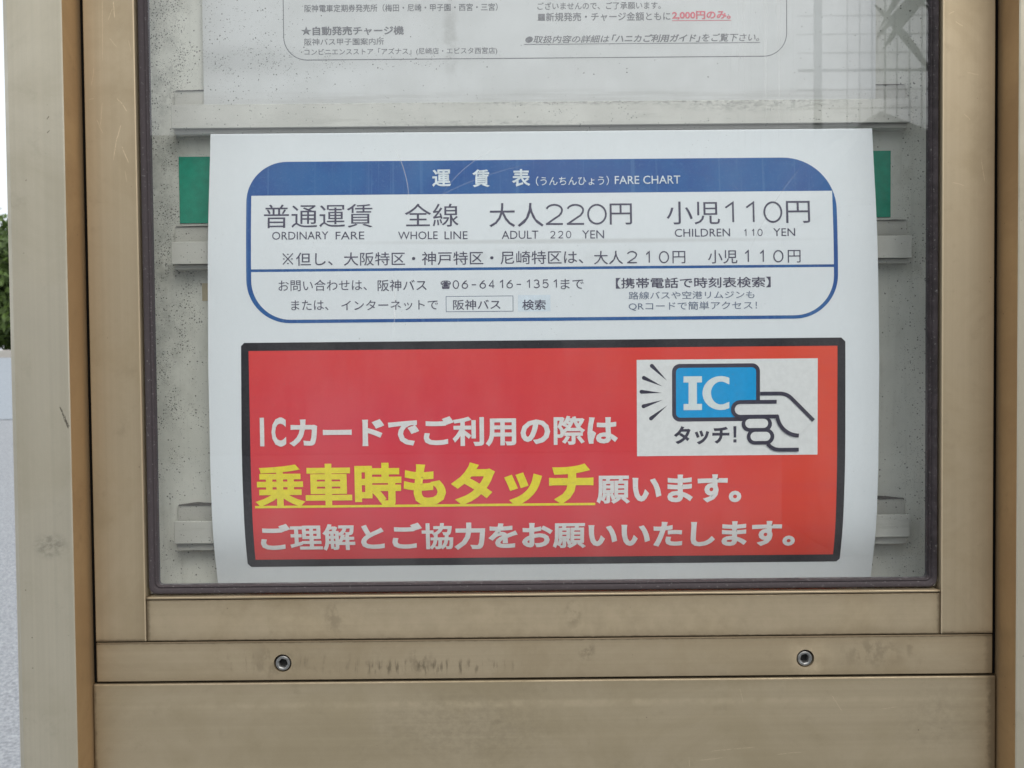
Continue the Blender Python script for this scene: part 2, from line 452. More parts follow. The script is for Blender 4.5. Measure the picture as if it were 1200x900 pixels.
# hairline scratches: parts of large circles, and a few slanting wipe streaks
for cx, cz, r, sx, sz, wx, wz, am, wd in ((-.125, 1.395, .066, -.060, 1.418, .006, .022, .30, .00022), (.020, 1.360, .071, -.025, 1.416, .018, .016, .22, .00018),
                                          (-.268, 1.338, .200, -.068, 1.335, .004, .014, .28, .00022), (.30, 1.30, .17, .16, 1.39, .03, .02, .12, .0002),
                                          (.05, 1.22, .20, -.03, 1.405, .12, .01, .10, .0003)):
    ax = gl.math('SUBTRACT', x, cx)
    az = gl.math('SUBTRACT', z, cz)
    rr = gl.math('SQRT', gl.math('ADD', gl.math('MULTIPLY', ax, ax), gl.math('MULTIPLY', az, az)))
    dd = gl.math('ABSOLUTE', gl.math('SUBTRACT', rr, r))
    ln = gl.math('MULTIPLY', gl.ramp(dd, wd * 2, wd * .5), gl.spot(sx, sz, wx, wz))
    dust = gl.math('ADD', dust, gl.math('MULTIPLY', ln, am))
wipe = gl.ramp(gl.noise(1.0, gl.map((420, 1, 8), rot=(0, -.42, 0)), 2, .5), .52, .66)
dust = gl.math('ADD', dust, gl.math('MULTIPLY', gl.math('MULTIPLY', wipe, gl.spot(.150, 1.475, .022, .045, .4)), .10))
pts_ = gl.math('MULTIPLY', gl.math('GREATER_THAN', .10, gl.voro(330)), gl.ramp(gl.noise(25, None, 3), .5, .7))
dust = gl.math('ADD', dust, gl.math('MULTIPLY', pts_, .25))
t.links.new(gl.math('MULTIPLY', dust, front), m2.inputs[0])
t.links.new(m1.outputs[0], m2.inputs[1])
t.links.new(df.outputs[0], m2.inputs[2])
t.links.new(m2.outputs[0], gl.out.inputs[0])
M['glass'] = gl.m
ge = NT('clear glass back face')
tr = ge.t.nodes.new('ShaderNodeBsdfTransparent')
ge.t.links.new(tr.outputs[0], ge.out.inputs[0])
M['glass_back'] = ge.m

# ------------------------------------------------------------------ setting
def grid_sheet(x0, x1, y0, y1, zf, nx, ny):
    bm = bmesh.new()
    vs = [[bm.verts.new((x0 + (x1 - x0) * i / nx, y0 + (y1 - y0) * j / ny, zf(x0 + (x1 - x0) * i / nx, y0 + (y1 - y0) * j / ny)))
           for i in range(nx + 1)] for j in range(ny + 1)]
    for j in range(ny):
        for i in range(nx):
            bm.faces.new((vs[j][i], vs[j][i + 1], vs[j + 1][i + 1], vs[j + 1][i]))
    return me_of(bm)

def slope(x, y, dz=0):
    return dz + (.08 * y if 0 < y < 19 else (1.52 + .01 * (y - 19) if y >= 19 else 0))
def gravelly(name, a, bcol, sc):
    n = NT(name)
    c = n.mix(n.ramp(n.noise(sc, None, 5, .7), .35, .65), a, bcol)
    c = n.mix(n.math('MULTIPLY', n.ramp(n.voro(sc * .6), .25, .1), .5), c, tuple(v * 1.5 for v in bcol))
    n.bump(n.noise(sc, None, 5), .6, .01)
    return n.done(c, .85)
M['ground'] = gravelly('pale worn pavement', (.19, .20, .215), (.36, .375, .39), 90)
M['road'] = gravelly('grey blue road', (.24, .27, .30), (.32, .35, .38), 40)
ground = link('ground', grid_sheet(-60, 60, -60, 95, lambda x, y: slope(x, y), 2, 155), M['ground'])
tag(ground, kind='structure')
road = link('road', grid_sheet(-40, 40, 9, 18.4, lambda x, y: slope(x, y, .006), 2, 10), M['road'])
tag(road, kind='structure')
kerb = link('kerb', me_of(box_bm(-40000, 40000, 18400, 18700, 1400, 1640, 20)), plain('concrete kerb', (.36, .34, .31), .8))
tag(kerb, kind='structure')

# ------------------------------------------------------------------ timetable case
case = empty('timetable_case', (.018, .02, 0))
tag(case, 'bronze anodised aluminium bus stop timetable case with glazed door and dark gasket, filling the view', 'display case')

def post(x0, x1):
    """hollow-section post with one generous outer corner radius"""
    bm = bmesh.new()
    outer = x0 if x0 < 0 else x1
    inner = x1 if x0 < 0 else x0
    sg = 1 if outer < inner else -1
    pts = [(inner, 70), (inner, -19.4), (inner - sg * .6, -20)]
    for u, v in ((4.4, 0), (4.0, .12), (3.7, .4), (.4, 3.4), (.1, 3.8), (0, 4.3)):      # a flat chamfer, its edges softened
        pts.append((outer + sg * u, -20 + v))
    pts.append((outer, 70))
    rows = []
    for z in (0, 400, 900, 1300, 1900):
        rows.append([bm.verts.new((x * MM, y * MM, z * MM)) for x, y in pts])
    for a, b2 in zip(rows, rows[1:]):
        for i in range(len(pts)):
            j = (i + 1) % len(pts)
            bm.faces.new((a[i], a[j], b2[j], b2[i]))
    bm.faces.new(rows[0])
    bm.faces.new(rows[-1])
    bmesh.ops.recalc_face_normals(bm, faces=bm.faces)
    return me_of(bm)
for x0, x1 in ((-284.3, -249.5), (287.7, 326)):
    po = link('side_post', post(x0, x1), M['post'], case)
    po.data.materials.append(M['post_side'])          # the flank towards the door keeps its bronze colour
    for f in po.data.polygons:
        if abs(f.normal.x) > .9 and abs(f.center.x - (x1 if x0 < 0 else x0) * MM) < .001:
            f.material_index = 1
box('lower_panel', M['panel'], case, -249.2, 286.9, -.6, 60, 700, 1110.7, .9, 3)
box('back_wall', M['case_back'], case, -249.2, 286.9, 52, 60, 1111.2, 1860, .2)
for x0, x1 in ((-249.2, -240), (278, 286.9)):
    box('side_wall', M['inside'], case, x0, x1, 13, 51.8, 1111.2, 1860, .2)
box('top_wall', M['inside'], case, -239.8, 277.8, 13, 51.8, 1850, 1860, .2)
box('inner_floor', M['inside'], case, -239.8, 277.8, 13, 51.8, 1111.2, 1116, .2)
box('backboard', M['board'], case, -238, 276, 50, 51.8, 1117, 1849, .2)

# door
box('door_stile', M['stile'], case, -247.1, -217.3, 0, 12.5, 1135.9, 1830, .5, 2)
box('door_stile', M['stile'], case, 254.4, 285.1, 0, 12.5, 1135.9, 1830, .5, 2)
def flat_of(name, bm, cutters, mat, parent):
    o = link(name, me_of(bm), mat, parent)
    for cx, cz, r in cutters:
        cb = bmesh.new()
        bmesh.ops.create_cone(cb, cap_ends=True, segments=40, radius1=r * MM, radius2=r * MM, depth=.018,
                              matrix=Matrix.Translation((cx * MM, 0, cz * MM)) @ Matrix.Rotation(math.pi / 2, 4, 'X'))
        co = bpy.data.objects.new('cut', me_of(cb))
        S.collection.objects.link(co)
        md = o.modifiers.new('cut', 'BOOLEAN')
        md.object = co
        md.solver = 'EXACT'
        bpy.context.view_layer.update()
        me = bpy.data.meshes.new_from_object(o.evaluated_get(bpy.context.evaluated_depsgraph_get()))
        o.modifiers.clear()
        o.data = me
        bpy.data.objects.remove(co)
    return o
flat_of('bottom_rail', box_bm(-247.1, 285.1, 0.1, 12.5, 1111.9, 1135.4, .5, 2), ((-136.7, 1122.1, 5.3), (173.8, 1121.9, 5.3)), M['sill'], case)
box('glazing_rail', M['rail'], case, -216.9, 254.0, .4, 12.4, 1135.8, 1160.3, .6, 3)
box('glazing_bead', M['rail'], case, -216.9, 254.0, -.3, 9, 1160.9, 1162.3, .5, 3)
box('gap_shade_strip', M['gap_black'], case, -249.4, -247.3, 2.0, 12.8, 1111.2, 1830, .1)  # dark strip added in place of the shade between post and door
box('gap_shade_strip', M['gap_black'], case, 285.3, 287.6, 2.0, 12.8, 1111.2, 1830, .1)
box('joint_strip', M['gap_black'], case, -216.9, 254, 3, 12.2, 1160.31, 1160.89, 0)
box('top_rail', M['rail'], case, -216.9, 254, .4, 12.4, 1800, 1830, .6)

# gasket: one ring swept round the opening with rounded corners
def ring(profile, x0, x1, z0, z1, r):
    bm = bmesh.new()
    loops = []
    for ins, yy in profile:
        rr = max(r - ins * .55, 1.0)
        loop = []
        for cx, cz, a0 in ((x1 - ins - rr, z0 + ins + rr, -90), (x1 - ins - rr, z1 - ins - rr, 0), (x0 + ins + rr, z1 - ins - rr, 90), (x0 + ins + rr, z0 + ins + rr, 180)):
            for k in range(9):
                a = math.radians(a0 + 90 * k / 8)
                loop.append(bm.verts.new(((cx + rr * math.cos(a)) * MM, yy * MM, (cz + rr * math.sin(a)) * MM)))
        loops.append(loop)
    for a, b2 in zip(loops, loops[1:]):
        for i in range(len(a)):
            j = (i + 1) % len(a)
            bm.faces.new((a[i], a[j], b2[j], b2[i]))
    bmesh.ops.recalc_face_normals(bm, faces=bm.faces)
    me = me_of(bm)
    for f in me.polygons:
        f.use_smooth = True
    return me
link('gasket', ring(((.9, 9.5), (.9, 3.2), (1.2, 2.4), (1.8, 2.1), (3.2, 2.6), (4.2, 2.9), (4.4, 3.5), (4.7, 3.5), (4.9, 3.0), (5.4, 3.2), (5.8, 4.0), (6.0, 7.9)),
                    -217.2, 254.3, 1162.4, 1799.8, 5.5), M['gasket'], case)
box('gasket_channel', M['gap_black'], case, -217.1, 254.2, 9.6, 12.3, 1160.95, 1163.2, 0)
# glass pane
bm = box_bm(-216.2, 253.3, 5, 8, 1163.3, 1799, 0)
gp = link('glass_pane', me_of(bm), None, case)
gp.data.materials.append(M['glass_back'])
gp.data.materials.append(M['glass'])
for f in gp.data.polygons:
    f.material_index = 1 if f.normal.y < -.5 else 0
# screws in the bottom rail
def screw(cx, cz, rot):
    segs = 36
    bm = bmesh.new()
    def circ(r, yy):
        return [bm.verts.new(((cx + r * math.cos(2 * math.pi * i / segs)) * MM, yy * MM, (cz + r * math.sin(2 * math.pi * i / segs)) * MM)) for i in range(segs)]
    def hexa(r, yy):
        out = []
        for i in range(segs):
            a = 2 * math.pi * i / segs
            am = (a - rot + math.pi / 6) % (math.pi / 3) - math.pi / 6
            rr = r / math.cos(am)
            out.append(bm.verts.new(((cx + rr * math.cos(a)) * MM, yy * MM, (cz + rr * math.sin(a)) * MM)))
        return out
    L = [circ(4.55, 9), circ(4.55, 1.6), circ(4.35, .9), circ(3.9, .6), circ(3.1, .8), hexa(2.45, 1.2), hexa(2.4, 6)]
    for a, b2 in zip(L, L[1:]):
        for i in range(segs):
            j = (i + 1) % segs
            bm.faces.new((a[i], a[j], b2[j], b2[i]))
    bmesh.ops.recalc_face_normals(bm, faces=bm.faces)
    return me_of(bm)
for cx, cz, rt in ((-136.7, 1121.8, .3), (173.8, 1121.6, .8)):
    s = link('screw', screw(cx, cz, rt), M['screw'], case, True)
    bm = bmesh.new()
    bmesh.ops.create_cone(bm, cap_ends=True, segments=24, radius1=.0031, radius2=.0031, depth=.001,
                          matrix=Matrix.Translation((cx * MM, .0056, cz * MM)) @ Matrix.Rotation(math.pi / 2, 4, 'X'))
    link('socket', me_of(bm), M['socket'], s)
    bm = bmesh.new()
    bmesh.ops.create_cone(bm, cap_ends=True, segments=24, radius1=.0058, radius2=.0058, depth=.001,
                          matrix=Matrix.Translation((cx * MM, .0096, cz * MM)) @ Matrix.Rotation(math.pi / 2, 4, 'X'))
    link('screw_seat', me_of(bm), M['socket'], s)

# holder rails: J channels on the backboard
for (lz0, lz1, bz0, bz1, x0, x1) in ((1447.9, 1462.6, 1445.1, 1474.4, -211.2, 252.9), (1363.0, 1377.0, 1359.8, 1388.2, -212.6, 253.9), (1186.2, 1200.4, 1180.8, 1209.3, -214.1, 252.7)):
    h = link('holder_rail', me_of(box_bm(x0 - 1.2, x1 + 1.2, 48, 49.9, bz0, bz1, .3)), M['holder'], case)
    link('rail_lip', me_of(box_bm(x0, x1, 38.0, 40.0, lz0, lz1, .35)), M['holder'], h)
    link('rail_web', me_of(box_bm(x0 + .3, x1 - .3, 40.05, 47.95, lz0 + .3, lz0 + 2.2, .2)), M['holder'], h)
    link('rail_gap_fill', me_of(box_bm(x0 + .6, x1 - .6, 41.6, 47.95, bz0 + .4, lz0 - .15, .2)), M['holder'], h)  # step added under the lip to keep the gap's shadow pale
    # line of old dirt lying on the top edge
    bm = bmesh.new()
    n = 150
    amp = 2.6 if lz0 < 1300 else .7
    top, bot = [], []
    for i in range(n + 1):
        x = x0 - .4 + (x1 - x0 + .8) * i / n
        e = max(0., noise.noise(Vector((x * .045, lz0, 0))) + .35) * amp * (.6 + .5 * abs(noise.noise(Vector((x * .3, 5, lz0)))))
        e = e * min(1, (i + .3) / 3, (n - i + .3) / 3) + .25
        top.append(bm.verts.new((x * MM, .0484, (bz1 + e) * MM)))
        bot.append((bm.verts.new((x * MM, .0472, (bz1 - .15) * MM)), bm.verts.new((x * MM, .04985, (bz1 - .02) * MM))))
    for i in range(n):
        bm.faces.new((bot[i][0], bot[i + 1][0], top[i + 1], top[i]))
        bm.faces.new((bot[i][1], top[i], top[i + 1], bot[i + 1][1]))
    link('dirt_line', me_of(bm), M['sealant'], h)

# ------------------------------------------------------------------ printed matter
def prof(z):
    """depth (mm behind the door face) of the curved notice at height z"""
    def lin(q):
        KZ = [1130, 1148, 1165, 1186, 1201, 1230, 1300, 1363, 1377, 1395, 1420, 1440, 1470]
        KY = [45.5, 44.5, 41, 35.5, 33.2, 31.3, 30.6, 31.3, 32, 33.4, 36, 38, 39]
        if q <= KZ[0]:
            return KY[0]
        for i in range(len(KZ) - 1):
            if q <= KZ[i + 1]:
                return KY[i] + (KY[i + 1] - KY[i]) * (q - KZ[i]) / (KZ[i + 1] - KZ[i])
        return KY[-1]
    return sum(lin(z + d) for d in range(-8, 9, 2)) / 9
ROW = 3.0
def drape(bm, layer, flat=None):
    """cut a flat print (x, z in mm in the X-Y of bm) at fixed rows and lay it on the notice"""
    if flat is None:
        zs = [v.co.y for v in bm.verts]
        k = math.ceil(min(zs) / ROW)
        while k * ROW < max(zs):
            if k * ROW > min(zs) + 1e-4:
                bmesh.ops.bisect_plane(bm, geom=bm.verts[:] + bm.edges[:] + bm.faces[:], plane_co=(0, k * ROW, 0), plane_no=(0, 1, 0))
            k += 1
    cache = {}
    for v in bm.verts:
        x, z, q = v.co
        if flat is not None:
            yy = flat
        else:
            # piecewise linear between rows, so that every layer is exactly parallel
            k = math.floor(z / ROW + 1e-6)
            for kk in (k, k + 1):
                if kk not in cache:
                    cache[kk] = prof(kk * ROW)
            fr_ = z / ROW - k
            yy = cache[k] * (1 - fr_) + cache[k + 1] * fr_
        v.co = (x * MM, (yy - layer - q) * MM, z * MM)
    return bm

def poly_bm(polys):
    bm = bmesh.new()
    for p in polys:
        f = bm.faces.new([bm.verts.new((x, z, 0)) for x, z in p])
    bmesh.ops.triangulate(bm, faces=bm.faces)
    for f in bm.faces:
        f.normal_update()
        if f.normal.z < 0:
            f.normal_flip()
    return bm
def rrect(x0, x1, z0, z1, rtl, rtr=None, rbr=None, rbl=None, n=10):
    rtr = rtl if rtr is None else rtr
    rbr = rtl if rbr is None else rbr
    rbl = rtl if rbl is None else rbl
    out = []
    for cx, cz, r, a0 in ((x1 - rtr, z1 - rtr, rtr, 0), (x0 + rtl, z1 - rtl, rtl, 90), (x0 + rbl, z0 + rbl, rbl, 180), (x1 - rbr, z0 + rbr, rbr, 270)):
        if r < .01:
            out.append((cx, cz))
            continue
        for k in range(n + 1):
            a = math.radians(a0 + 90 * k / n)
            out.append((cx + r * math.cos(a), cz + r * math.sin(a)))
    return out
def printed(name, polys, layer, mat, parent, flat=None):
    bm = drape(poly_bm(polys), layer, flat)
    for f in bm.faces:                 # face the reader (-Y)
        f.normal_update()
        if f.normal.y > 0:
            f.normal_flip()
    return link(name, me_of(bm), mat, parent)
def stroke(pts, wd):
    """mitred ribbon round a polyline"""
    P = [Vector(p) for p in pts]
    Lf, Rt = [], []
    for i, p in enumerate(P):
        a = (P[i] - P[i - 1]).normalized() if i else (P[1] - P[0]).normalized()
        b2 = (P[i + 1] - P[i]).normalized() if i < len(P) - 1 else a
        t_ = (a + b2).normalized()
        nn = Vector((-t_.y, t_.x)) * (wd / 2 / max(.5, t_.dot(a)))
        Lf.append(p + nn)
        Rt.append(p - nn)
    return [[tuple(Lf[i]), tuple(Lf[i + 1]), tuple(Rt[i + 1]), tuple(Rt[i])] for i in range(len(P) - 1)]

def glyphs(body, wgt, shear=0.):
    c = bpy.data.curves.new('lettering', 'FONT')
    c.body = body
    c.size = 1
    c.resolution_u = 3
    if wgt > 0:
        c.bevel_depth = wgt
        c.bevel_resolution = 0
    c.shear = shear
    o = bpy.data.objects.new('lettering', c)
    S.collection.objects.link(o)
    me = bpy.data.meshes.new_from_object(o)
    bpy.data.objects.remove(o)
    bpy.data.curves.remove(c)
    bm = bmesh.new()
    bm.from_mesh(me)
    bpy.data.meshes.remove(me)
    if wgt > 0:                        # keep the reader's side only
        bmesh.ops.delete(bm, geom=[f for f in bm.faces if f.calc_center_median().z < -1e-5], context='FACES')
        for v in bm.verts:
            v.co.z = v.co.z / wgt * .02
    return bm
_adv = []
def advance():
    if not _adv:
        w_ = []
        for t_ in ('国', '国国'):
            b_ = glyphs(t_, 0)
            xs_ = [v.co.x for v in b_.verts]
            w_.append(max(xs_) - min(xs_))
            b_.free()
        _adv.append(w_[1] - w_[0])
    return _adv[0]
DENSE = set('乗車際願理解協')
HALF = set('利用時')
def heavy(body, wk, wd_, wh):
    """full-width string whose crowded characters get thinner strokes, as in a poster gothic"""
    bm = bmesh.new()
    for i, ch in enumerate(body):
        b_ = glyphs(ch, wd_ if ch in DENSE else wh if ch in HALF else wk)
        for v in b_.verts:
            v.co.x += i * advance()
        tmp = bpy.data.meshes.new('tmp')
        b_.to_mesh(tmp)
        b_.free()
        bm.from_mesh(tmp)
        bpy.data.meshes.remove(tmp)
    return bm

def ellipse(cx, cy, rx, ry, a0, a1, n=16):
    return [(cx + rx * math.cos(math.radians(a0 + (a1 - a0) * k / n)), cy + ry * math.sin(math.radians(a0 + (a1 - a0) * k / n))) for k in range(n + 1)]
DIG = {   # centre lines in a unit box
    '0': [ellipse(.5, .5, .5, .5, 90, 450, 28)],
    '1': [[(0.0, .74), (.45, .86), (1.0, 1.0), (1.0, .95), (1.0, 0)]],
    '2': [ellipse(.5, .72, .46, .28, 165, 0, 12) + [(.93, .60), (.80, .44), (.45, .24), (.06, 0)], [(.0, 0), (1, 0)]],
    '3': [ellipse(.48, .74, .44, .26, 155, -90, 14), ellipse(.48, .26, .52, .26, 90, -155, 14)],
    '4': [[(.72, 0), (.72, 1), (0, .28)], [(0, .28), (1, .28)]],
    '5': [[(.92, 1), (.16, 1), (.06, .52)] + ellipse(.48, .33, .50, .33, 140, -150, 16)],
    '6': [[(.84, 1), (.50, .86), (.18, .60)] + ellipse(.5, .32, .5, .32, 160, 520, 22)],
    '-': [[(0, .45), (1, .45)]],
    '*': [[(0, 0), (1, 1)], [(0, 1), (1, 0)], [(.42, .92), (.58, .92)], [(.42, .08), (.58, .08)], [(.02, .5), (.18, .5)], [(.82, .5), (.98, .5)]],
}
def figures(spec, z0, z1, wd, mat, layer, parent):
    """wide monoline figures: spec = [(digit, left, right)] in mm"""
    bm = bmesh.new()
    for ch, x0, x1 in spec:
        h_ = wd / 2
        for si, path in enumerate(DIG[ch]):
            pts = [(x0 + h_ + u * (x1 - x0 - wd), z0 + h_ + v * (z1 - z0 - wd)) for u, v in path]
            for poly in stroke(pts, wd):
                f = bm.faces.new([bm.verts.new((px, pz, .015 * si)) for px, pz in poly])
                f.normal_update()
                if f.normal.z < 0:
                    f.normal_flip()
    drape(bm, layer)
    for f in bm.faces:
        f.normal_update()
        if f.normal.y > 0:
            f.normal_flip()
    return link('lettering', me_of(bm), mat, parent)

def lettering(body, x0, x1, z0, z1, wgt, mat, layer, parent, flat=None, shear=0., bm=None):
    bm = bm or glyphs(body, wgt, shear)
    xs = [v.co.x for v in bm.verts]
    ys = [v.co.y for v in bm.verts]
    sx, sy = (x1 - x0) / (max(xs) - min(xs)), (z1 - z0) / (max(ys) - min(ys))
    mx, my = min(xs), min(ys)
    for v in bm.verts:
        v.co = (x0 + (v.co.x - mx) * sx, z0 + (v.co.y - my) * sy, v.co.z)
    drape(bm, layer, flat)
    return link('lettering', me_of(bm), mat, parent)

# lower notice
UX, UY_ = -187.6, 229.8
notice = empty('fare_notice', (.021, .045, 1.143))
tag(notice, 'curled white paper notice with blue framed fare chart above a black edged red panel', 'notice')
link('sheet', me_of(drape(poly_bm([[(-188.2, 1144.0), (229.6, 1144.0), (230.2, 1300), (228.6, 1444.2), (-186.6, 1444.2), (-188, 1300)]]), 0)), M['paper'], notice, True)
chart = printed('fare_chart', [rrect(-163.6, 204.6, 1325.0, 1426.1, 25, 33, 27, 27, 16)], .10, M['blue'], notice)
printed('chart_field', [rrect(-160.5, 202.0, 1358.6, 1404.7, 0.0)], .20, M['paper'], chart)
printed('chart_field', [rrect(-160.5, 202.0, 1327.1, 1356.9, 0, 0, 24.5, 24.5, 16)], .20, M['paper'], chart)
printed('search_highlight', [rrect(5.2, 25.4, 1330.9, 1341.2, 0)], .25, M['pale'], chart)
printed('search_box', [rrect(-39.7, 2.3, 1331.0, 1340.9, 0)], .25, M['ink2'], chart)
printed('search_field', [rrect(-39.3, 1.9, 1331.4, 1340.5, 0)], .30, M['paper'], chart)
warn = printed('touch_panel', [[(-165.5, 1313.0), (206.5, 1313.0), (209.0, 1310.6), (209.2, 1250), (208.6, 1172.6), (206.6, 1170.7), (-165.8, 1170.7), (-168.0, 1172.9), (-168.2, 1250), (-167.4, 1311.0)]],
               .10, M['black'], notice)
warn['label'] = 'red panel with thick black border asking riders to touch their IC card'
printed('red_field', [rrect(-162.7, 204.0, 1175.6, 1307.9, .1)], .20, M['red'], warn)
printed('underline', [rrect(-160.8, 52.6, 1209.3, 1210.8, 0)], .42, M['yellow'], warn)
picto = printed('card_pictogram', [rrect(78.8, 191.7, 1240.0, 1300.2, 0)], .30, M['pictobox'], notice)
K = 122.4 / 1200
def pm(x, y):
    return (75.6 + x * K, 1306.0 - y * K)
def pr_(x0, x1, y0, y1, r):
    a, b2 = pm(x0, y1), pm(x1, y0)
    return rrect(a[0], b2[0], a[1], b2[1], r * K, n=8)
card = printed('card_outline', [pr_(247, 785, 84, 437, 48)], .36, M['picto'], picto)
printed('card_face', [pr_(271, 761, 108, 413, 27)], .42, M['cyan'], card)
printed('lettering', [[pm(*q) for q in ((317, 160), (430, 160), (430, 198), (399, 198), (399, 329), (430, 329), (430, 367), (317, 367), (317, 329), (348, 329), (348, 198), (317, 198))]], .48, M['cardwhite'], card)
# letter C with tall upright terminals
cp = []
for k in range(0, 29):
    a = math.radians(48 + (312 - 48) * k / 28)
    cp.append((545 + 112 * math.cos(a), 264 - 104 * math.sin(a)))
ci = []
for k in range(0, 29):
    a = math.radians(56 + (304 - 56) * k / 28)
    ci.append((547 + 62 * math.cos(a), 264 - 70 * math.sin(a)))
cp = [(597, 172)] + [q for q in cp if q[0] < 596 ] + [(597, 357)]
ci = [q for q in ci if q[0] < 580]
tri = cp + [(597, 318)] + ci[::-1] + [(597, 212)]
printed('lettering', [[pm(*q) for q in tri]], .48, M['cardwhite'], card)
for tx, ty, sx_, sy_ in ((217, 186, 124, 94), (190, 221, 75, 167), (185, 260, 60, 252), (190, 303, 72, 341), (218, 337, 118, 416)):
    d = Vector((sx_ - tx, sy_ - ty)).normalized()
    nn = Vector((-d.y, d.x))
    c0 = Vector((sx_, sy_))
    pts = [(tx, ty)]
    for k in range(9):
        a = math.radians(-90 + 180 * k / 8)
        q = c0 + nn * (12 * math.sin(a)) + d * (12 * math.cos(a))
        pts.append(tuple(q))
    printed('ray', [[pm(*q) for q in pts]], .36, M['picto'], picto)
hand = printed('hand', [[pm(*q) for q in ((665, 320), (785, 320), (785, 270), (905, 270), (950, 284), (985, 312), (1050, 380), (1110, 437), (1020, 528), (975, 525), (930, 495), (890, 410), (665, 410), (640, 400), (620, 368), (640, 332))]],
               .54, M['pictobox'], picto)
def arc(cx, cy, rx, ry, a0, a1, n=12):
    return [(cx + rx * math.cos(math.radians(a0 + (a1 - a0) * k / n)), cy - ry * math.sin(math.radians(a0 + (a1 - a0) * k / n))) for k in range(n + 1)]
def capsule(x0, x1, y0, y1):
    r = (y1 - y0) / 2
    return arc(x0 + r, y0 + r, r, r, 90, 270) + arc(x1 - r, y0 + r, r, r, -90, 90)
printed('finger', [[pm(*q) for q in capsule(672, 858, 410, 502)]], .60, M['picto'], hand)
printed('finger', [[pm(*q) for q in capsule(704, 872, 484, 582)]], .66, M['picto'], hand)
printed('finger_fill', [[pm(*q) for q in capsule(694, 834, 424, 480)]], .72, M['pictobox'], hand)
printed('finger_fill', [[pm(*q) for q in capsule(726, 848, 504, 560)]], .72, M['pictobox'], hand)
lines_ = [[(785, 270), (850, 270), (905, 270)] + arc(905, 370, 100, 100, 84, 42, 6) + [(1112, 437)],
          [(886, 320), (780, 320)] + arc(663, 365, 45, 45, 90, 270, 12) + [(780, 410), (896, 410)],
          [(888, 404)] + arc(1022, 390, 134, 138, 190, 262, 10) + [(1022, 529)],
          [(830, 578), (850, 597), (872, 610), (900, 615), (1022, 615)]]
for k, l in enumerate(lines_):
    printed('outline', [[pm(*q) for q in poly] for poly in stroke(l, 23)], .78 + .03 * k, M['picto'], hand)

LAY = {'fare': .32, 'warn': .42, 'picto': .5, 'search': .4}
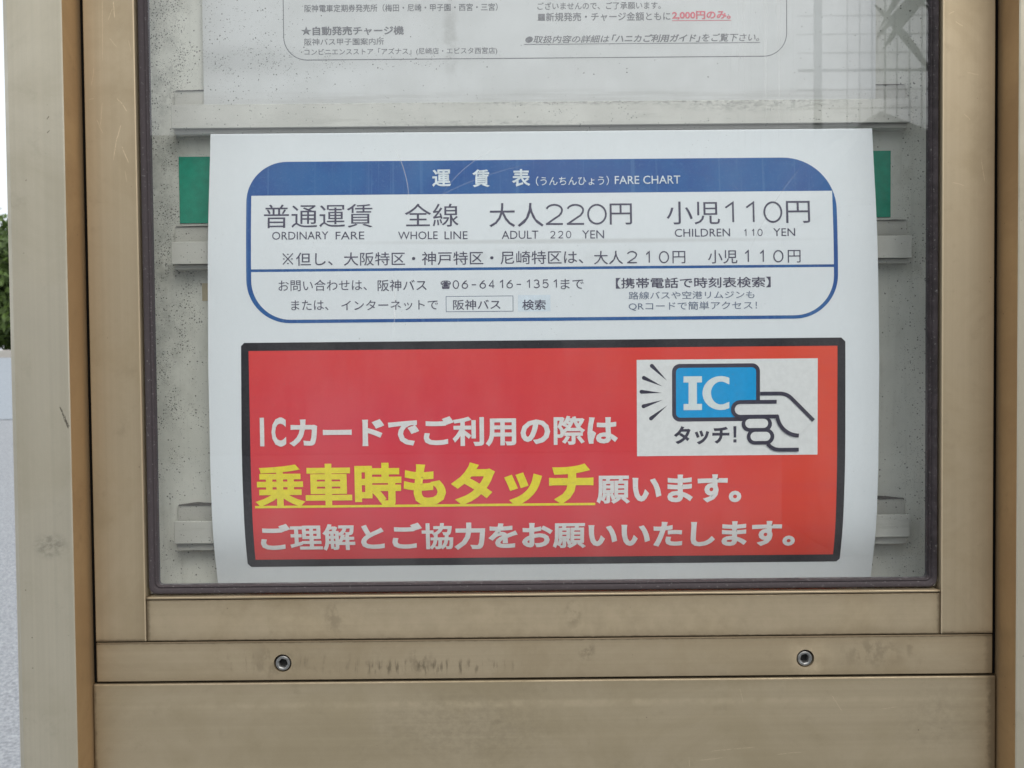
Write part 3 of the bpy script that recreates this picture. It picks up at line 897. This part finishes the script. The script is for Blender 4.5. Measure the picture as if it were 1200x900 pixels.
# every printed line: text, left, right, bottom, top (mm), weight, ink, sheet
TEXTS=[
('運', -47.68, -36.0, 1409.35, 1420.3, 0.022, 'white', 'fare'),
('賃', -22.55, -11.67, 1408.91, 1420.19, 0.022, 'white', 'fare'),
('表', 2.2, 13.62, 1409.07, 1420.18, 0.022, 'white', 'fare'),
('（うんちんひょう）', 17.12, 62.73, 1409.44, 1415.4, 0.004, 'white', 'fare'),
('FARE CHART', 66.42, 107.4, 1410.05, 1415.26, 0.003, 'white', 'fare'),
('普通運賃', -152.51, -84.9, 1384.19, 1399.01, 0.0, 'ink', 'fare'),
('ORDINARY', -147.35, -112.31, 1376.92, 1381.88, 0.0, 'ink', 'fare'),
('FARE', -107.85, -90.01, 1376.75, 1381.61, 0.0, 'ink', 'fare'),
('全線', -64.81, -31.31, 1384.21, 1398.81, 0.0, 'ink', 'fare'),
('WHOLE', -68.99, -44.35, 1376.43, 1381.34, 0.0, 'ink', 'fare'),
('LINE', -40.1, -25.76, 1376.32, 1381.19, 0.0, 'ink', 'fare'),
('大人', -12.11, 21.66, 1383.63, 1398.67, 0.0, 'ink', 'fare'),
('2', 22.47, 34.17, 1384.71, 1397.92, 1.15, 'ink', 'figure'),
('2', 35.5, 47.36, 1384.65, 1397.81, 1.15, 'ink', 'figure'),
('0', 48.8, 61.03, 1384.64, 1397.69, 1.15, 'ink', 'figure'),
('円', 62.85, 76.73, 1384.56, 1397.83, 0.0, 'ink', 'fare'),
('ADULT', -4.51, 18.34, 1376.13, 1381.26, 0.0, 'ink', 'fare'),
('220', 25.51, 38.74, 1376.28, 1380.93, 0.5, 'ink', 'phone'),
('YEN', 45.44, 59.15, 1376.0, 1381.07, 0.0, 'ink', 'fare'),
('小児', 98.3, 131.51, 1384.27, 1398.67, 0.0, 'ink', 'fare'),
('1', 134.49, 140.35, 1384.87, 1398.3, 1.15, 'ink', 'figure'),
('1', 147.54, 153.13, 1384.86, 1398.3, 1.15, 'ink', 'figure'),
('0', 158.67, 170.49, 1384.79, 1398.33, 1.15, 'ink', 'figure'),
('円', 172.83, 187.74, 1384.6, 1398.46, 0.0, 'ink', 'fare'),
('CHILDREN', 103.17, 137.62, 1376.52, 1381.54, 0.0, 'ink', 'fare'),
('110', 145.12, 157.88, 1376.56, 1381.1, 0.5, 'ink', 'phone'),
('YEN', 164.54, 178.15, 1376.49, 1381.3, 0.0, 'ink', 'fare'),
('*', -141.01, -134.11, 1361.18, 1368.62, 0.62, 'ink', 'figure'),
('但し、', -132.52, -109.71, 1360.56, 1368.74, 0.004, 'ink', 'fare'),
('大阪特区・神戸特区・尼崎特区は、', -102.82, 46.07, 1360.3, 1368.64, 0.003, 'ink', 'fare'),
('大人', 52.71, 70.77, 1359.79, 1368.18, 0.003, 'ink', 'fare'),
('2', 72.9, 79.8, 1360.3, 1367.95, 0.8, 'ink', 'figure'),
('1', 84.85, 87.5, 1360.21, 1367.86, 0.8, 'ink', 'figure'),
('0', 93.08, 99.45, 1360.12, 1367.77, 0.8, 'ink', 'figure'),
('円', 101.58, 109.55, 1360.04, 1367.69, 0.0, 'ink', 'fare'),
('小児', 123.68, 141.96, 1359.69, 1368.09, 0.003, 'ink', 'fare'),
('1', 146.48, 149.14, 1360.19, 1367.95, 0.8, 'ink', 'figure'),
('1', 155.78, 158.44, 1360.11, 1367.87, 0.8, 'ink', 'figure'),
('0', 164.28, 170.66, 1360.02, 1367.78, 0.8, 'ink', 'figure'),
('円', 173.32, 181.29, 1359.83, 1367.69, 0.0, 'ink', 'fare'),
('お問い合わせは、', -143.57, -88.66, 1344.83, 1351.82, 0.0, 'ink', 'fare'),
('阪神バス', -81.97, -51.51, 1344.39, 1351.38, 0.003, 'ink', 'fare'),
('☎', -42.8, -36.43, 1345.47, 1350.61, 0.03, 'ink', 'fare'),
('06-6416-1351', -35.31, 30.0, 1345.36, 1350.76, 0.62, 'ink', 'phone'),
('まで', 31.86, 46.2, 1344.61, 1350.98, 0.0, 'ink', 'fare'),
('または、', -135.77, -112.69, 1332.92, 1339.17, 0.0, 'ink', 'fare'),
('インターネットで', -104.73, -44.52, 1332.47, 1338.84, 0.0, 'ink', 'fare'),
('阪神バス', -35.17, -5.65, 1332.31, 1338.57, 0.008, 'ink', 'search'),
('検索', 7.85, 22.45, 1331.78, 1338.25, 0.012, 'ink', 'fare'),
('【携帯電話で時刻表検索】', 66.18, 162.58, 1344.63, 1351.26, 0.012, 'ink', 'fare'),
('路線バスや空港リムジンも', 74.09, 152.44, 1337.85, 1342.68, 0.004, 'ink2', 'fare'),
('QRコードで簡単アクセス！', 74.04, 154.0, 1330.76, 1336.25, 0.004, 'ink2', 'fare'),
('I', -156.54, -153.88, 1248.37, 1266.26, 0.036, 'cream', 'warn'),
('C', -149.35, -140.25, 1248.0, 1266.43, 0.036, 'cream', 'warn'),
('カードでご利用の際は', -138.33, 66.89, 1246.99, 1266.15, 0.036, 'cream', 'warn'),
('乗車時もタッチ', -160.38, 51.48, 1209.16, 1237.36, 0.042, 'yellow', 'warn'),
('願います。', 53.4, 144.26, 1210.09, 1228.19, 0.036, 'cream', 'warn'),
('ご理解とご協力をお願いいたします。', -158.3, 179.02, 1180.99, 1199.18, 0.036, 'cream', 'warn'),
('タッチ', 101.8, 136.58, 1247.0, 1258.59, 0.035, 'picto', 'picto'),
('I', 107.89, 119.43, 1268.78, 1289.83, 0, 'serifI', 'picto'),
('C', 119.64, 136.49, 1268.13, 1289.9, 0.06, 'cardwhite', 'picto'),
('阪神電車定期券発売所（梅田・尼崎・甲子園・西宮・三宮）', -128.29, -5.87, 1522.21, 1527.08, 0.012, 'grey', 'upper'),
('★自動発売チャージ機', -130.83, -65.48, 1507.57, 1513.52, 0.03, 'grey', 'upper'),
('阪神バス甲子園案内所', -128.61, -78.18, 1501.45, 1505.85, 0.008, 'grey', 'upper'),
('コンビニエンスストア「アズナス」(尼崎店・エビスタ西宮店)', -128.71, -6.4, 1494.66, 1499.43, 0.008, 'grey', 'upper'),
('ございませんので、ご了承願います。', 19.35, 97.55, 1522.51, 1527.33, 0.01, 'grey', 'upper'),
('■新規発売・チャージ金額ともに', 19.72, 103.64, 1515.25, 1520.82, 0.014, 'grey', 'upper'),
('2,000円のみ。', 104.72, 141.98, 1515.49, 1521.06, 0.04, 'pink', 'upper'),
('●取扱内容の詳細は', 11.48, 64.89, 1501.61, 1506.49, 0.014, 'greyi', 'upper'),
('「ハニカご利用ガイド」', 66.24, 122.76, 1501.57, 1506.72, 0.03, 'greyi', 'upper'),
('をご覧下さい。', 123.52, 159.94, 1501.71, 1506.92, 0.014, 'greyi', 'upper'),
]
# upper notice
UP = 46.0
upper = empty('upper_notice', (.021, .046, 1.463))
tag(upper, 'grey white aged notice with thin rounded outline, standing in the topmost holder rail', 'notice')
link('sheet', me_of(box_bm(-193.0, 234.0, UP, UP + .3, 1450.5, 1700, 0)), M['upper'], upper)
def outline(x0, x1, z0, z1, r, wd):
    P = [(x0, z1)] + arc2(x0 + r, z0 + r, r, 180, 270) + arc2(x1 - r, z0 + r, r, 270, 360) + [(x1, z1)]
    return stroke(P, wd)
def arc2(cx, cz, r, a0, a1, n=10):
    return [(cx + r * math.cos(math.radians(a0 + (a1 - a0) * k / n)), cz + r * math.sin(math.radians(a0 + (a1 - a0) * k / n))) for k in range(n + 1)]
printed('outline', outline(-141.7, 177.4, 1492.3, 1640, 14.5, .55), .08, M['grey'], upper, UP)
printed('underline', [rrect(104.7, 142.2, 1514.9, 1515.3, 0)], .12, M['pink'], upper, UP)
printed('underline', [rrect(10.6, 160.6, 1500.75, 1501.15, 0)], .12, M['grey'], upper, UP)

for body, x0, x1, z0, z1, wgt, colr, grp in TEXTS:
    if grp == 'upper':
        shear = .22 if colr == 'greyi' else 0
        lettering(body, x0, x1, z0, z1, wgt, M['grey' if colr == 'greyi' else colr], .1, upper, UP, shear)
    elif grp == 'picto':
        if body == 'タッチ':
            lettering(body, x0, x1, z0, z1, wgt, M['picto'], .4, picto)
    elif grp == 'figure':
        figures([(body, x0, x1)], z0, z1, wgt, M[colr], LAY['fare'], chart)
    elif grp == 'phone':
        n_ = len(body)
        st_ = (x1 - x0 + 1.6) / n_
        figures([(ch, x0 + i * st_ + (1.3 if ch == '1' else 0) + (.4 if ch == '-' else 0), x0 + (i + 1) * st_ - 1.6 - (.5 if ch == '1' else 0) - (.2 if ch == '-' else 0)) for i, ch in enumerate(body)],
                z0, z1, wgt, M[colr], LAY['fare'], chart)
    elif grp == 'warn' and len(body) > 1:
        wk, wd_, wh = (.045, .030, .038) if colr == 'yellow' else (.038, .024, .030)
        lettering(body, x0, x1, z0, z1, wgt, M[colr], LAY[grp], warn, bm=heavy(body, wk, wd_, wh))
    else:
        lettering(body, x0, x1, z0, z1, wgt, M[colr], LAY[grp], warn if grp == 'warn' else chart)
# exclamation mark beside the pictogram word
printed('lettering', [[pm(*q) for q in ((622, 468), (641, 468), (639, 538), (624, 538))], [pm(*q) for q in ((622, 549), (641, 549), (641, 568), (622, 568))]], .4, M['picto'], picto)

# green strip and tape on the backboard
gs_ = link('green_strip', me_of(box_bm(-211.0, 245.2, 49.4, 49.8, 1390.4, 1432.8, .1)), M['green'])
tag(gs_, 'green printed strip on the backboard, its two ends showing beside the white notice', 'paper strip')
tp = link('tape_scrap', me_of(box_bm(-197.6, -184.5, 49.5, 49.8, 1340.6, 1352.0, .1)), M['tape'])
tag(tp, 'small beige tape scrap on the backboard at the left edge of the white notice', 'tape')
# ------------------------------------------------------------------ beyond the post, far left: hedge
M['leaf'] = plain('hedge leaf', (.045, .080, .009), .6, 0, .5, 6)
M['leaf2'] = plain('dark plant leaf', (.035, .06, .015), .7, 0, .5, 6)  # dark green of the long leaved plant
M['bark'] = plain('grey bark', (.10, .08, .06), .9)
def bush(name, cx, cy, z0, rx, rz, n, mat, lbl, cat, seed, leafsize=.10):
    rnd = random.Random(seed)
    e = empty(name, (cx, cy, z0))
    bm = bmesh.new()
    for i in range(n):
        u = rnd.uniform(0, 2 * math.pi)
        v = math.acos(rnd.uniform(-1, 1))
        r = rnd.uniform(.55, 1.0) * (1 + .25 * noise.noise(Vector((math.cos(u) * 2, math.sin(u) * 2, v * 2 + seed))))
        p = Vector((cx + rx * r * math.sin(v) * math.cos(u), cy + rx * r * math.sin(v) * math.sin(u), z0 + rz * (1 + r * math.cos(v))))
        d = Vector((rnd.gauss(0, 1), rnd.gauss(0, 1), rnd.gauss(0, 1))).normalized()
        s_ = d.orthogonal().normalized() * leafsize * .4
        d = d * leafsize * rnd.uniform(.6, 1.2)
        vs = [bm.verts.new(p + q) for q in (-d, s_, d, -s_)]
        bm.faces.new(vs)
    link('foliage', me_of(bm), mat, e)
    bm = bmesh.new()
    bmesh.ops.create_cone(bm, cap_ends=True, segments=10, radius1=.09, radius2=.04, depth=rz * 1.4, matrix=Matrix.Translation((cx, cy, z0 + rz * .7)))
    link('trunk', me_of(bm), M['bark'], e)
    tag(e, lbl, cat)
    return e
bush('hedge_bush', -15.6, 24.5, 1.55, 3.0, 2.1, 12000, M['leaf'], 'blurred yellow green bush beyond the road, seen past the left post', 'bush', 3, .16)

# ------------------------------------------------------------------ behind the camera: what the glass mirrors
M['wall'] = plain('grey stand-in facade', (.22, .22, .22), .8)
M['wire'] = plain('grey lattice', (.30, .30, .31), .6)
M['roof'] = plain('dark shelter roof', (.10, .10, .10), .7)
M['pane'] = plain('facade glass', (.16, .17, .18), .5)
fe = empty('mesh_fence', (6, -7, 0))
tag(fe, 'tall wire mesh fence mirrored faintly in the glass', 'fence')
bm = bmesh.new()
rf = random.Random(2)
for i in range(64):
    t_ = 14 if i % 5 == 0 else 6
    if rf.random() < .85:
        box_bm(2650 + i * 105, 2650 + t_ + i * 105, -7006, -6994, 0, 5200, 0, bm=bm)
for j in range(34):
    t_ = 22 if j % 7 == 3 else 6
    box_bm(2450, 9500, -7020, -7008, j * 155, t_ + j * 155, 0, bm=bm)
mo = link('wire_mesh', me_of(bm), M['wire'], fe)
mo['kind'] = 'stuff'
for i in range(4):
    link('fence_post', me_of(box_bm(2570 + i * 2300, 2625 + i * 2300, -6980, -6920, 0, 5300, 5)), M['wire'], fe)
# long leaved plant near the stop
pl = empty('leafy_plant', (1.16, -1.75, 0))
tag(pl, 'long leaved plant whose dark leaves are mirrored at the top right of the glass', 'plant')
rnd = random.Random(5)
for i in range(60):
    bm = bmesh.new()
    o0 = Vector((1.13 + rnd.uniform(-.16, .16), -1.75 + rnd.uniform(-.1, .1), 2.24 + rnd.uniform(-.04, .16)))
    a = rnd.uniform(0, 2 * math.pi)
    d = Vector((math.cos(a), math.sin(a) * .6, rnd.uniform(-1.0, .5))).normalized()
    L_ = rnd.uniform(.14, .26)
    sd_ = d.cross(Vector((0, 1, 0))).normalized() * .010
    prev = None
    for k in range(7):
        t_ = k / 6
        c_ = o0 + d * L_ * t_ + Vector((0, 0, -.06 * t_ * t_))
        ww = math.sin(math.pi * min(1, t_ * .92 + .06)) * 1.2
        cur = (bm.verts.new(c_ + sd_ * ww), bm.verts.new(c_ - sd_ * ww))
        if prev:
            bm.faces.new((prev[0], prev[1], cur[1], cur[0]))
        prev = cur
    link('leaf', me_of(bm), M['leaf2'], pl)
bm = bmesh.new()
bmesh.ops.create_cone(bm, cap_ends=True, segments=12, radius1=.035, radius2=.02, depth=2.4, matrix=Matrix.Translation((1.16, -1.75, 1.2)))
link('stem', me_of(bm), M['bark'], pl)
# stand-in building added to dim the lower reflection, and a small gabled shed
bd = empty('stand_in_building', (-3, -12, 0))
tag(bd, 'stand-in long grey building, added unseen behind the camera to calm and dim the lower reflection', 'building')
link('wall', me_of(box_bm(-14000, 5100, -16000, -12000, 0, 4515, 20)), M['wall'], bd)
link('stand_in_wing', me_of(box_bm(5110, 11000, -16000, -12100, 0, 4050, 20)), M['wall'], bd)  # lower added block, hides the mirrored sky further right
for i in range(8):
    link('window', me_of(box_bm(-12800 + i * 2250, -11300 + i * 2250, -12010, -11980, 900, 2300, 5)), M['pane'], bd)
sh = empty('garden_shed', (2.6, -5.6, 0))
tag(sh, 'small grey gabled shed mirrored in the glass beside the green strip', 'shed')
link('wall', me_of(box_bm(2150, 3900, -6500, -5250, 0, 2290, 10)), plain('grey shed wall', (.20, .20, .20), .8), sh)
bm = bmesh.new()
for dz in (0,):
    P0 = [(1.9, 2.30), (2.35, 2.86), (2.95, 2.62), (4.1, 2.30)]
    fr_ = [bm.verts.new((x_, -5.1, z_)) for x_, z_ in P0]
    bk = [bm.verts.new((x_, -6.6, z_)) for x_, z_ in P0]
    bm.faces.new(fr_)
    bm.faces.new(bk[::-1])
    for i in range(4):
        j = (i + 1) % 4
        bm.faces.new((fr_[i], fr_[j], bk[j], bk[i]))
bmesh.ops.recalc_face_normals(bm, faces=bm.faces)
link('roof', me_of(bm), M['roof'], sh)
